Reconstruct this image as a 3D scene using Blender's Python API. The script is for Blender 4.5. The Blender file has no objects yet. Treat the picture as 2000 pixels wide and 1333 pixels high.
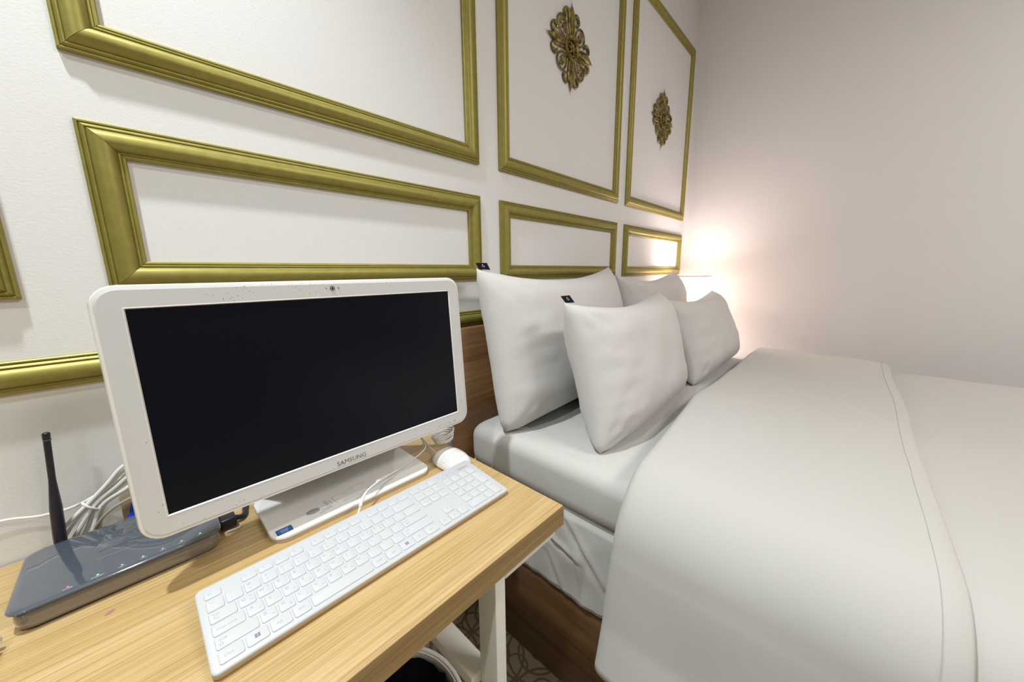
import bpy, bmesh, math, random
from mathutils import Vector, Matrix, noise
random.seed(7)
PI = math.pi
S = bpy.context.scene
C = S.collection
# ------------------------------------------------------------------ camera
# world frame: x runs along the panelled wall, y = 0 is that wall (room at y < 0), z up from the floor
cam_d = bpy.data.cameras.new('camera')
cam = bpy.data.objects.new('camera', cam_d); C.objects.link(cam)
F = 697.0
vx = Vector((669, -141.5, F)); vd = Vector((42, 3633.5, F))
ex = vx.normalized(); ed = (vd - ex*vd.dot(ex)).normalized(); ez = -ed; ey = ez.cross(ex)
# columns: camera right, camera up, camera back expressed in world axes
R = Matrix(((ex[0], -ex[1], -ex[2]), (ey[0], -ey[1], -ey[2]), (ez[0], -ez[1], -ez[2])))
cam.matrix_world = Matrix.Translation((0, -0.864, 1.147)) @ R.to_4x4()
cam_d.sensor_width = 36; cam_d.lens = F/2000*36; cam_d.clip_start = 0.02; cam_d.clip_end = 50
S.camera = cam
# ------------------------------------------------------------------ view, world, lights
S.view_settings.view_transform = 'Standard'; S.view_settings.look = 'None'
S.view_settings.gamma = 1.0; S.view_settings.use_curve_mapping = False
S.view_settings.exposure = 0.08
w = bpy.data.worlds.new('world'); S.world = w; w.use_nodes = True
w.node_tree.nodes['Background'].inputs[0].default_value = (0.9, 0.9, 0.85, 1)
w.node_tree.nodes['Background'].inputs[1].default_value = 0.2

def light(name, kind, loc, power, col, size=0.05, rot=(0, 0, 0), size_y=None, spot=None):
    d = bpy.data.lights.new(name, kind); d.energy = power; d.color = col
    if kind == 'AREA':
        d.shape = 'RECTANGLE' if size_y else 'DISK'; d.size = size
        if size_y: d.size_y = size_y
    else: d.shadow_soft_size = size
    if spot: d.spot_size = spot; d.spot_blend = 0.8
    o = bpy.data.objects.new(name, d); C.objects.link(o); o.location = loc; o.rotation_euler = rot
    return o
light('downlight_near_wall', 'SPOT', (-0.25, -0.32, 2.76), 135, (0.90, 0.97, 1.0), 0.035, spot=math.radians(96))
light('downlight_desk', 'SPOT', (-0.80, -0.95, 2.76), 50, (0.90, 0.99, 0.96), 0.045, spot=math.radians(150))
light('ceiling_panel', 'AREA', (1.1, -2.4, 2.74), 44, (1.0, 0.945, 0.90), 0.9, size_y=0.6)
light('added_left_fill', 'AREA', (-1.6, -2.7, 2.5), 9, (0.92, 1.0, 0.93), 0.5, rot=(0, math.radians(-25), 0), size_y=0.5)  # unseen fill added to brighten the duvet's near side, no known lamp
light('lamp_bulb_light', 'POINT', (2.32, -0.158, 1.0), 13, (1.0, 0.82, 0.78), 0.075)

# ------------------------------------------------------------------ helpers
ROOTM = {}
def tag(o, label=None, cat=None, group=None, kind=None):
    if label: o['label'] = label
    if cat: o['category'] = cat
    if group: o['group'] = group
    if kind: o['kind'] = kind
    return o
def thing(name, label, cat, loc=(0, 0, 0), rot=(0, 0, 0), group=None, kind=None):
    o = bpy.data.objects.new(name, None); C.objects.link(o)
    o.empty_display_size = 0.05
    M = Matrix.Translation(loc) @ Vector((0, 0, 0)).to_track_quat('Z', 'Y').to_matrix().to_4x4() if False else Matrix.Translation(loc)
    from mathutils import Euler
    M = M @ Euler(rot).to_matrix().to_4x4()
    o.location = loc; o.rotation_euler = rot
    ROOTM[o.name] = M
    return tag(o, label, cat, group, kind)
def obj(name, bm, mat, parent=None, smooth=True, local=False, angle=35, bevel=0):
    me = bpy.data.meshes.new(name)
    if parent is not None and not local:
        bm.transform(ROOTM[parent.name].inverted())
    bm.to_mesh(me); bm.free()
    o = bpy.data.objects.new(name, me); C.objects.link(o)
    for m in (mat if isinstance(mat, list) else [mat]): me.materials.append(m)
    if smooth:
        me.shade_smooth()
        if angle: me.set_sharp_from_angle(angle=math.radians(angle))
    if bevel:
        b = o.modifiers.new('bevel', 'BEVEL'); b.width = bevel; b.segments = 2; b.limit_method = 'ANGLE'
    if parent is not None:
        o.parent = parent; ROOTM[o.name] = ROOTM[parent.name]
    return o
def share(name, me, parent, loc=(0, 0, 0)):
    o = bpy.data.objects.new(name, me); C.objects.link(o); o.parent = parent; o.location = loc
    ROOTM[o.name] = ROOTM[parent.name] @ Matrix.Translation(loc)
    return o
def box(x0, x1, y0, y1, z0, z1, bm=None):
    bm = bm or bmesh.new()
    v = [bm.verts.new(p) for p in ((x0,y0,z0),(x1,y0,z0),(x1,y1,z0),(x0,y1,z0),(x0,y0,z1),(x1,y0,z1),(x1,y1,z1),(x0,y1,z1))]
    for f in ((3,2,1,0),(4,5,6,7),(0,1,5,4),(1,2,6,5),(2,3,7,6),(3,0,4,7)): bm.faces.new([v[i] for i in f])
    return bm
def rbox(x0, x1, y0, y1, z0, z1, r=0.002, seg=3):
    bm = box(x0, x1, y0, y1, z0, z1)
    bmesh.ops.bevel(bm, geom=bm.edges[:], offset=r, segments=seg, profile=0.5, affect='EDGES')
    return bm
def rrect(x0, x1, y0, y1, r, n=5):
    if not isinstance(r, (list, tuple)): r = [r]*4
    out = []
    for (cx, cy, a, rr) in ((x1, y0, -90, r[0]), (x1, y1, 0, r[1]), (x0, y1, 90, r[2]), (x0, y0, 180, r[3])):
        sx = -1 if cx == x1 else 1; sy = -1 if cy == y1 else 1
        for i in range(n+1):
            t = math.radians(a + 90*i/n)
            out.append((cx + sx*rr + rr*math.cos(t), cy + sy*rr + rr*math.sin(t)))
    return out
def loft(rings, bm=None, cap0=True, cap1=True, closed=True):
    """rings: list of lists of 3D points with the same count"""
    bm = bm or bmesh.new()
    V = [[bm.verts.new(p) for p in r] for r in rings]
    n = len(V[0])
    for a, b in zip(V, V[1:]):
        for i in range(n if closed else n-1):
            j = (i+1) % n
            bm.faces.new((a[i], a[j], b[j], b[i]))
    if cap0: bm.faces.new(V[0][::-1])
    if cap1: bm.faces.new(V[-1])
    return bm
def slab(outline, z0, z1, ch=0.0, n=2):
    """prism from a 2D outline about its centre, with rounded top edge by chamfer ch"""
    cx = sum(p[0] for p in outline)/len(outline); cy = sum(p[1] for p in outline)/len(outline)
    x0 = min(p[0] for p in outline); x1 = max(p[0] for p in outline); y0 = min(p[1] for p in outline); y1 = max(p[1] for p in outline)
    def ring(ins, z):
        sx = 1 - 2*ins/(x1-x0); sy = 1 - 2*ins/(y1-y0)
        return [((p[0]-cx)*sx+cx, (p[1]-cy)*sy+cy, z) for p in outline]
    rings = [ring(0, z0)]
    if ch:
        for i in range(n+1):
            t = i/n*PI/2
            rings.append(ring(ch*(1-math.cos(t)), z1-ch+ch*math.sin(t)))
    else: rings.append(ring(0, z1))
    return loft(rings)
def lathe(prof, c=(0, 0, 0), n=40, bm=None, cap0=False, cap1=False):
    rings = [[(c[0]+r*math.cos(2*PI*i/n), c[1]+r*math.sin(2*PI*i/n), c[2]+z) for i in range(n)] for r, z in prof]
    return loft(rings, bm, cap0, cap1)
def spline(pts, k=6):
    P = [Vector(p) for p in pts]; out = []
    P = [P[0]*2-P[1]] + P + [P[-1]*2-P[-2]]
    for i in range(1, len(P)-2):
        a, b, c, d = P[i-1], P[i], P[i+1], P[i+2]
        for j in range(k):
            t = j/k
            out.append(0.5*((2*b)+(c-a)*t+(2*a-5*b+4*c-d)*t*t+(3*b-a-3*c+d)*t**3))
    out.append(P[-2]); return out
def tube(pts, r, n=8, k=6, bm=None, raw=False, flat=1.0, nrm=None, closed=False):
    P = [Vector(p) for p in pts] if raw else spline(pts, k)
    m = len(P); rings = []
    up = Vector(nrm) if nrm else None
    ref = None
    for i, p in enumerate(P):
        if closed: t = P[(i+1) % m] - P[i-1]
        else: t = P[min(i+1, m-1)] - P[max(i-1, 0)]
        t.normalize()
        if up: a = up
        else:
            if ref is None: ref = Vector((0, 0, 1)) if abs(t.z) < 0.9 else Vector((1, 0, 0))
            a = ref - t*ref.dot(t); a.normalize(); ref = a
        b = t.cross(a).normalized()
        rr = r(i/(m-1)) if callable(r) else r
        rings.append([p + b*rr*math.cos(2*PI*q/n) + a*rr*flat*math.sin(2*PI*q/n) for q in range(n)])
    if closed:
        rings.append(rings[0]); bm2 = bm or bmesh.new()
        loft(rings, bm2, False, False); bmesh.ops.remove_doubles(bm2, verts=bm2.verts[:], dist=1e-7); return bm2
    return loft(rings, bm)
def ball(c, r, bm=None, sc=(1, 1, 1), u=12, v=8):
    bm = bm or bmesh.new()
    M = Matrix.Translation(c) @ Matrix.Diagonal((sc[0], sc[1], sc[2], 1))
    bmesh.ops.create_uvsphere(bm, u_segments=u, v_segments=v, radius=r, matrix=M)
    return bm
TXT = {}
def text_bm(body, size, M, align='CENTER', bold=0.0, ext=0.00008):
    cu = bpy.data.curves.new('legend_text', 'FONT'); cu.body = body; cu.size = size; cu.align_x = align; cu.align_y = 'CENTER'
    cu.offset = bold; cu.resolution_u = 2
    o = bpy.data.objects.new('legend_text', cu); C.objects.link(o)
    dg = bpy.context.evaluated_depsgraph_get()
    me = bpy.data.meshes.new_from_object(o.evaluated_get(dg))
    bm = bmesh.new(); bm.from_mesh(me); bm.transform(M)
    bpy.data.objects.remove(o); bpy.data.curves.remove(cu); bpy.data.meshes.remove(me)
    return bm
def join(a, b):
    me = bpy.data.meshes.new('tmp'); b.to_mesh(me); b.free(); a.from_mesh(me); bpy.data.meshes.remove(me); return a

# ------------------------------------------------------------------ materials
def mat(name, col, rough=0.5, metal=0.0, spec=0.5, coat=0.0, emis=None, estr=0, bump=None, sheen=0, trans=0, ior=1.45, alpha=1):
    m = bpy.data.materials.new(name); m.use_nodes = True
    nt = m.node_tree; b = nt.nodes['Principled BSDF']
    b.inputs['Base Color'].default_value = (*col, 1); b.inputs['Roughness'].default_value = rough
    b.inputs['Metallic'].default_value = metal; b.inputs['Specular IOR Level'].default_value = spec
    b.inputs['Coat Weight'].default_value = coat; b.inputs['Coat Roughness'].default_value = 0.05
    b.inputs['Sheen Weight'].default_value = sheen
    b.inputs['Transmission Weight'].default_value = trans; b.inputs['IOR'].default_value = ior
    if emis: b.inputs['Emission Color'].default_value = (*emis, 1); b.inputs['Emission Strength'].default_value = estr
    if bump:   # (scale xyz, strength, distance, detail)
        sc, st, di, de = bump
        tc = nt.nodes.new('ShaderNodeTexCoord'); mp = nt.nodes.new('ShaderNodeMapping'); nz = nt.nodes.new('ShaderNodeTexNoise'); bp = nt.nodes.new('ShaderNodeBump')
        mp.inputs['Scale'].default_value = sc; nz.inputs['Scale'].default_value = 1; nz.inputs['Detail'].default_value = de
        bp.inputs['Strength'].default_value = st; bp.inputs['Distance'].default_value = di
        L = nt.links.new
        L(tc.outputs['Object'], mp.inputs[0]); L(mp.outputs[0], nz.inputs['Vector']); L(nz.outputs['Fac'], bp.inputs['Height']); L(bp.outputs[0], b.inputs['Normal'])
    return m
def mottle(m, c1, c2, scale, lo=0.35, hi=0.65, detail=3, rough=None):
    nt = m.node_tree; b = nt.nodes['Principled BSDF']; L = nt.links.new
    tc = nt.nodes.new('ShaderNodeTexCoord'); mp = nt.nodes.new('ShaderNodeMapping'); nz = nt.nodes.new('ShaderNodeTexNoise'); cr = nt.nodes.new('ShaderNodeValToRGB')
    mp.inputs['Scale'].default_value = scale; nz.inputs['Scale'].default_value = 1; nz.inputs['Detail'].default_value = detail
    cr.color_ramp.elements[0].position = lo; cr.color_ramp.elements[1].position = hi
    cr.color_ramp.elements[0].color = (*c1, 1); cr.color_ramp.elements[1].color = (*c2, 1)
    L(tc.outputs['Object'], mp.inputs[0]); L(mp.outputs[0], nz.inputs['Vector']); L(nz.outputs['Fac'], cr.inputs[0]); L(cr.outputs[0], b.inputs['Base Color'])
    return m
def wood(name, light_c, mid_c, dark_c, rough=0.45, grain=(2.2, 150, 150), band=(1.2, 16, 16), coat=0.0):
    m = bpy.data.materials.new(name); m.use_nodes = True; nt = m.node_tree; b = nt.nodes['Principled BSDF']; L = nt.links.new
    N = nt.nodes.new
    b.inputs['Roughness'].default_value = rough; b.inputs['Coat Weight'].default_value = coat
    tc = N('ShaderNodeTexCoord')
    def noi(sc, det, dist=0.0):
        mp = N('ShaderNodeMapping'); mp.inputs['Scale'].default_value = sc; L(tc.outputs['Object'], mp.inputs[0])
        nz = N('ShaderNodeTexNoise'); nz.inputs['Scale'].default_value = 1; nz.inputs['Detail'].default_value = det; nz.inputs['Distortion'].default_value = dist
        L(mp.outputs[0], nz.inputs['Vector']); return nz.outputs['Fac']
    g = noi(grain, 4); bd = noi(band, 3, 0.6); fine = noi((grain[0]*5, grain[1]*3.2, grain[2]*3.2), 2)
    cr = N('ShaderNodeValToRGB'); e = cr.color_ramp.elements
    e[0].position = 0.30; e[0].color = (*mid_c, 1); e[1].position = 0.68; e[1].color = (*light_c, 1)
    L(bd, cr.inputs[0])
    cg = N('ShaderNodeValToRGB'); e = cg.color_ramp.elements
    e[0].position = 0.34; e[0].color = (1, 1, 1, 1); e[1].position = 0.56; e[1].color = (0, 0, 0, 1)
    L(g, cg.inputs[0])
    mx = N('ShaderNodeMix'); mx.data_type = 'RGBA'; mu = N('ShaderNodeMath'); mu.operation = 'MULTIPLY'; mu.inputs[1].default_value = 0.55
    L(cg.outputs[0], mu.inputs[0]); L(mu.outputs[0], mx.inputs[0]); L(cr.outputs[0], mx.inputs[6]); mx.inputs[7].default_value = (*dark_c, 1)
    c2 = N('ShaderNodeValToRGB'); e = c2.color_ramp.elements
    e[0].position = 0.38; e[0].color = (1, 1, 1, 1); e[1].position = 0.5; e[1].color = (0, 0, 0, 1); L(fine, c2.inputs[0])
    m2 = N('ShaderNodeMix'); m2.data_type = 'RGBA'; mu2 = N('ShaderNodeMath'); mu2.operation = 'MULTIPLY'; mu2.inputs[1].default_value = 0.22
    L(c2.outputs[0], mu2.inputs[0]); L(mu2.outputs[0], m2.inputs[0]); L(mx.outputs[2], m2.inputs[6]); m2.inputs[7].default_value = (*dark_c, 1)
    L(m2.outputs[2], b.inputs['Base Color'])
    bp = N('ShaderNodeBump'); bp.inputs['Strength'].default_value = 0.15; bp.inputs['Distance'].default_value = 0.0005
    L(g, bp.inputs['Height']); L(bp.outputs[0], b.inputs['Normal'])
    return m
M_wall = mat('wallpaper', (0.77, 0.765, 0.765), 0.75, spec=0.25, bump=((200, 200, 320), 0.32, 0.0006, 3))
M_wood_wall = mat('brown_wall_covering', (0.22, 0.15, 0.10), 0.6)
M_ceil = mat('ceiling_paint', (0.82, 0.82, 0.79), 0.8)
M_gold = mat('olive_gold_paint', (0.33, 0.27, 0.065), 0.46, metal=0.45, spec=0.5, bump=((300, 300, 300), 0.12, 0.0004, 2))
mottle(M_gold, (0.275, 0.240, 0.055), (0.315, 0.275, 0.070), (60, 60, 60))
M_orn = mat('aged_gold_metal', (0.25, 0.19, 0.05), 0.33, metal=0.8)
mottle(M_orn, (0.12, 0.09, 0.025), (0.34, 0.27, 0.08), (60, 60, 60), 0.4, 0.6)
M_desk = wood('pale_oak', (0.63, 0.455, 0.225), (0.53, 0.36, 0.145), (0.32, 0.19, 0.06), 0.42, grain=(4.5, 380, 380), band=(1.3, 22, 22), coat=0.1)
M_edge_shade = wood('shaded_oak_edge', (0.42, 0.29, 0.12), (0.32, 0.20, 0.075), (0.17, 0.09, 0.03), 0.45, grain=(3.0, 330, 330), band=(1.2, 20, 60))  # desk oak darkened in colour to stand for shade on the front edge
M_dark = wood('brown_wood', (0.20, 0.105, 0.045), (0.14, 0.068, 0.028), (0.055, 0.024, 0.010), 0.4, grain=(90, 2.0, 40), band=(11, 1.2, 9))
M_head = wood('walnut_board', (0.24, 0.13, 0.052), (0.17, 0.085, 0.033), (0.07, 0.03, 0.012), 0.4, grain=(2.0, 70, 70), band=(1.4, 12, 9))
M_steel = mat('white_powder_coat', (0.80, 0.79, 0.73), 0.4, bump=((400, 400, 400), 0.08, 0.0003, 1))
M_wplas = mat('white_gloss_plastic', (0.83, 0.82, 0.80), 0.22, coat=0.5)
M_bezel = mat('white_bezel', (0.66, 0.66, 0.66), 0.25, coat=0.4)
M_key = mat('white_key_plastic', (0.58, 0.59, 0.61), 0.4)
M_kbody = mat('white_keyboard_body', (0.57, 0.58, 0.60), 0.35)
M_wood_refl = mat('painted_wood_reflection', (0.52, 0.43, 0.32), 0.3)  # side colour carries the desk wood's reflection, painted in as tan
M_leg = mat('grey_print', (0.36, 0.36, 0.39), 0.6)
M_logo = mat('slate_print', (0.20, 0.20, 0.27), 0.5)
M_legd = mat('dark_grey_print', (0.12, 0.12, 0.12), 0.5)
M_screen = mat('black_screen', (0.005, 0.006, 0.011), 0.25, spec=0.2)
M_black = mat('black_plastic', (0.020, 0.020, 0.030), 0.35)
M_rtop = mat('glossy_dark_top', (0.07, 0.085, 0.11), 0.06, spec=1.0, coat=1.0)
M_rbody = mat('glossy_grey_body', (0.20, 0.175, 0.15), 0.1, spec=0.8, coat=0.8)
M_film = mat('clear_film', (0.9, 0.92, 0.95), 0.04, trans=1.0, ior=1.3)
M_cloth = mat('white_cotton', (0.60, 0.58, 0.57), 0.85, spec=0.15, sheen=0.15, bump=((55, 55, 55), 0.25, 0.0022, 3))
M_sheet = mat('white_sheet_cotton', (0.56, 0.55, 0.53), 0.85, spec=0.15, sheen=0.1, bump=((14, 30, 22), 0.35, 0.003, 3))
M_duvet = mat('white_duvet_cover', (0.52, 0.505, 0.48), 0.8, spec=0.2, sheen=0.15, bump=((260, 260, 260), 0.12, 0.0006, 2))
M_cable = mat('white_cable', (0.82, 0.81, 0.78), 0.35)
M_blue = mat('blue_plastic', (0.01, 0.05, 0.42), 0.3)
M_sblue = mat('blue_sticker', (0.02, 0.16, 0.50), 0.35)
M_sedge = mat('dark_blue_sticker_edge', (0.01, 0.03, 0.12), 0.35)
M_print = mat('white_print', (0.85, 0.85, 0.85), 0.5)
M_tag = mat('black_satin_tag', (0.005, 0.006, 0.009), 0.7, spec=0.15)
M_emb = mat('silver_thread', (0.45, 0.47, 0.44), 0.5)
M_shade = None
M_bag = mat('black_bin_bag', (0.012, 0.012, 0.018), 0.18, spec=0.8)
M_pink = mat('pink_paper', (0.42, 0.17, 0.23), 0.6)
M_beige = mat('beige_plastic', (0.62, 0.48, 0.32), 0.5)
M_base = mat('stand_gloss_white', (0.84, 0.84, 0.83), 0.1, coat=0.8)
M_piping = mat('white_piping', (0.82, 0.81, 0.78), 0.8)
M_ledg = mat('green_led', (0.2, 0.9, 0.3), 0.4, emis=(0.3, 1, 0.4), estr=1.2)
M_ledp = mat('pink_led', (0.9, 0.1, 0.3), 0.4, emis=(1, 0.12, 0.35), estr=1.5)
# speckled bezel: small dark dirt marks
def speckle(m, base, dark, scale=420, thr=0.80, mask=14):
    nt = m.node_tree; b = nt.nodes['Principled BSDF']; L = nt.links.new; N = nt.nodes.new
    tc = N('ShaderNodeTexCoord'); vo = N('ShaderNodeTexVoronoi'); vo.inputs['Scale'].default_value = scale; L(tc.outputs['Object'], vo.inputs['Vector'])
    lt = N('ShaderNodeMath'); lt.operation = 'LESS_THAN'; lt.inputs[1].default_value = 0.26; L(vo.outputs['Distance'], lt.inputs[0])
    sp = N('ShaderNodeSeparateColor'); L(vo.outputs['Color'], sp.inputs[0])
    gt = N('ShaderNodeMath'); gt.operation = 'GREATER_THAN'; gt.inputs[1].default_value = thr; L(sp.outputs[0], gt.inputs[0])
    nz = N('ShaderNodeTexNoise'); nz.inputs['Scale'].default_value = mask; L(tc.outputs['Object'], nz.inputs['Vector'])
    g2 = N('ShaderNodeMath'); g2.operation = 'GREATER_THAN'; g2.inputs[1].default_value = 0.56; L(nz.outputs['Fac'], g2.inputs[0])
    a = N('ShaderNodeMath'); a.operation = 'MULTIPLY'; L(lt.outputs[0], a.inputs[0]); L(gt.outputs[0], a.inputs[1])
    c = N('ShaderNodeMath'); c.operation = 'MULTIPLY'; L(a.outputs[0], c.inputs[0]); L(g2.outputs[0], c.inputs[1])
    mx = N('ShaderNodeMix'); mx.data_type = 'RGBA'; mx.inputs[6].default_value = (*base, 1); mx.inputs[7].default_value = (*dark, 1)
    L(c.outputs[0], mx.inputs[0]); L(mx.outputs[2], b.inputs['Base Color'])
speckle(M_bezel, (0.66, 0.66, 0.66), (0.25, 0.24, 0.24))
# lampshade: translucent white fabric
M_shade = bpy.data.materials.new('lampshade_fabric'); M_shade.use_nodes = True
nt = M_shade.node_tree; nt.nodes.remove(nt.nodes['Principled BSDF'])
df = nt.nodes.new('ShaderNodeBsdfDiffuse'); tr = nt.nodes.new('ShaderNodeBsdfTranslucent'); mx = nt.nodes.new('ShaderNodeMixShader')
df.inputs[0].default_value = (0.9, 0.88, 0.85, 1); tr.inputs[0].default_value = (0.95, 0.9, 0.86, 1); mx.inputs[0].default_value = 0.6
nt.links.new(df.outputs[0], mx.inputs[1]); nt.links.new(tr.outputs[0], mx.inputs[2]); nt.links.new(mx.outputs[0], nt.nodes['Material Output'].inputs[0])
# floor: beige vinyl with brown arabesque rings
M_floor = mat('arabesque_vinyl', (0.5, 0.45, 0.35), 0.45)
nt = M_floor.node_tree; b = nt.nodes['Principled BSDF']; L = nt.links.new; N = nt.nodes.new
tc = N('ShaderNodeTexCoord'); sx = N('ShaderNodeSeparateXYZ'); L(tc.outputs['Object'], sx.inputs[0])
def cell(period, off, radii, wd):
    outs = []
    ab = []
    for ax in (0, 1):
        a = N('ShaderNodeMath'); a.operation = 'ADD'; a.inputs[1].default_value = 50 + off*period; L(sx.outputs[ax], a.inputs[0])
        mo = N('ShaderNodeMath'); mo.operation = 'MODULO'; mo.inputs[1].default_value = period; L(a.outputs[0], mo.inputs[0])
        s = N('ShaderNodeMath'); s.operation = 'SUBTRACT'; s.inputs[1].default_value = period/2; L(mo.outputs[0], s.inputs[0])
        ab.append(s)
    cv = N('ShaderNodeCombineXYZ'); L(ab[0].outputs[0], cv.inputs[0]); L(ab[1].outputs[0], cv.inputs[1])
    ln = N('ShaderNodeVectorMath'); ln.operation = 'LENGTH'; L(cv.outputs[0], ln.inputs[0])
    for r in radii:
        s = N('ShaderNodeMath'); s.operation = 'SUBTRACT'; s.inputs[1].default_value = r; L(ln.outputs['Value'], s.inputs[0])
        a = N('ShaderNodeMath'); a.operation = 'ABSOLUTE'; L(s.outputs[0], a.inputs[0])
        l = N('ShaderNodeMath'); l.operation = 'LESS_THAN'; l.inputs[1].default_value = wd; L(a.outputs[0], l.inputs[0])
        outs.append(l)
    return outs
rs = cell(0.20, 0, (0.095, 0.062, 0.02), 0.0035) + cell(0.20, 0.5, (0.095, 0.05), 0.0035) + cell(0.10, 0.25, (0.033,), 0.003)
acc = rs[0]
for r in rs[1:]:
    m_ = N('ShaderNodeMath'); m_.operation = 'MAXIMUM'; L(acc.outputs[0], m_.inputs[0]); L(r.outputs[0], m_.inputs[1]); acc = m_
mx = N('ShaderNodeMix'); mx.data_type = 'RGBA'; mx.inputs[6].default_value = (0.50, 0.44, 0.33, 1); mx.inputs[7].default_value = (0.27, 0.20, 0.12, 1)
L(acc.outputs[0], mx.inputs[0]); L(mx.outputs[2], b.inputs['Base Color'])

# ------------------------------------------------------------------ room shell
X0, X1, Y0, Y1, H = -2.2, 2.6, -3.8, 0.0, 2.8
def struct(name, bm, m, label=None, **k):
    o = obj(name, bm, m, **k); tag(o, label, None, None, 'structure'); return o
struct('floor', box(X0-.1, X1+.1, Y0-.1, Y1+.1, -0.05, 0), M_floor, 'beige vinyl floor with brown ring pattern under the desk and bed', smooth=False)
struct('ceiling', box(X0-.1, X1+.1, Y0-.1, Y1+.1, H, H+.05), M_ceil, 'plain white ceiling above the room', smooth=False)
struct('wall_back', box(X0-.1, X1+.1, 0, 0.1, 0, H), M_wall, 'off-white wallpapered wall with gold moulding behind desk and bed', smooth=False)
struct('wall_right', box(X1, X1+.1, Y0, 0, 0, H), M_wall, 'plain off-white wall beside the far side of the bed', smooth=False)
struct('wall_left', box(X0-.1, X0, Y0, 0, 0, H), M_wood_wall, 'brown wall beyond the left end of the desk', smooth=False)
struct('wall_front', box(X0-.1, X1+.1, Y0-.1, Y0, 0, H), M_wood_wall, 'brown wall facing the bed', smooth=False)

# ------------------------------------------------------------------ mouldings
PROF = [(0,0),(0,.007),(.0015,.0085),(.0035,.0085),(.0045,.0068),(.0055,.0085),(.008,.0105),(.0095,.0105),(.0105,.009),(.012,.0115),(.015,.0145),(.019,.0165),
        (.024,.0172),(.029,.0165),(.033,.0142),(.036,.011),(.0375,.0085),(.0385,.0072),(.040,.0088),(.0415,.0085),(.0425,.0068),(.0445,.0078),(.0465,.0072),(.048,.0055),(.048,0)]
def frame(name, x0, x1, z0, z1, label, W=0.048):
    t = thing(name, label, 'wall moulding', (x0, 0, z0), kind='structure')
    k = W/0.048; g = 0.0003
    sides = (((x0, z0), (x0, z1), (1, 0), (0, 1)), ((x1, z1), (x1, z0), (-1, 0), (0, -1)), ((x0, z1), (x1, z1), (0, -1), (1, 0)), ((x1, z0), (x0, z0), (0, 1), (-1, 0)))
    for a, b, inn, al in sides:
        r0, r1 = [], []
        for d, h in PROF:
            d2 = d*k
            r0.append((a[0]+inn[0]*d2+al[0]*(d2+g), -h*1.0, a[1]+inn[1]*d2+al[1]*(d2+g)))
            r1.append((b[0]+inn[0]*d2-al[0]*(d2+g), -h*1.0, b[1]+inn[1]*d2-al[1]*(d2+g)))
        bm = loft([r0, r1]); bmesh.ops.recalc_face_normals(bm, faces=bm.faces[:])
        obj('moulding', bm, M_gold, t, angle=28)
    return t
ZL0, ZL1, ZU0, ZU1 = 1.124, 1.377, 1.467, 2.453
frame('trim_1', -0.021, 0.774, ZU0, ZU1, 'large gold moulding frame at upper left, above the computer')
frame('trim_2', 0.860, 1.653, ZU0, ZU1, 'tall gold moulding frame around the larger rosette, left of the corner frame')
frame('trim_3', 1.732, 2.550, ZU0, ZU1, 'tall gold moulding frame nearest the room corner, around the smaller-looking rosette')
frame('trim_4', -0.021, 0.774, ZL0, ZL1, 'long low gold moulding frame directly above the computer')
frame('trim_5', 0.860, 1.654, ZL0, ZL1, 'low gold moulding frame above the nearest pillows')
frame('trim_6', 1.732, 2.550, ZL0, ZL1, 'small low gold moulding frame lit by the bedside lamp')
frame('trim_7', -0.904, -0.107, ZL0-.006, ZL1, 'gold moulding frame cut off at the left edge of the photo')
frame('trim_8', -0.904, -0.107, ZU0, ZU1, 'gold moulding frame outside the upper left of the photo')
# chair rail
r0 = []; r1 = []
for d, h in PROF:
    r0.append((X0+.001, -h, 1.031-d)); r1.append((X1-.001, -h, 1.031-d))
bm = loft([r0, r1]); bmesh.ops.recalc_face_normals(bm, faces=bm.faces[:])
o = struct('trim_9', bm, M_gold, 'horizontal gold chair rail running behind the computer and headboard', angle=28); o['category'] = 'wall moulding'

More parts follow.
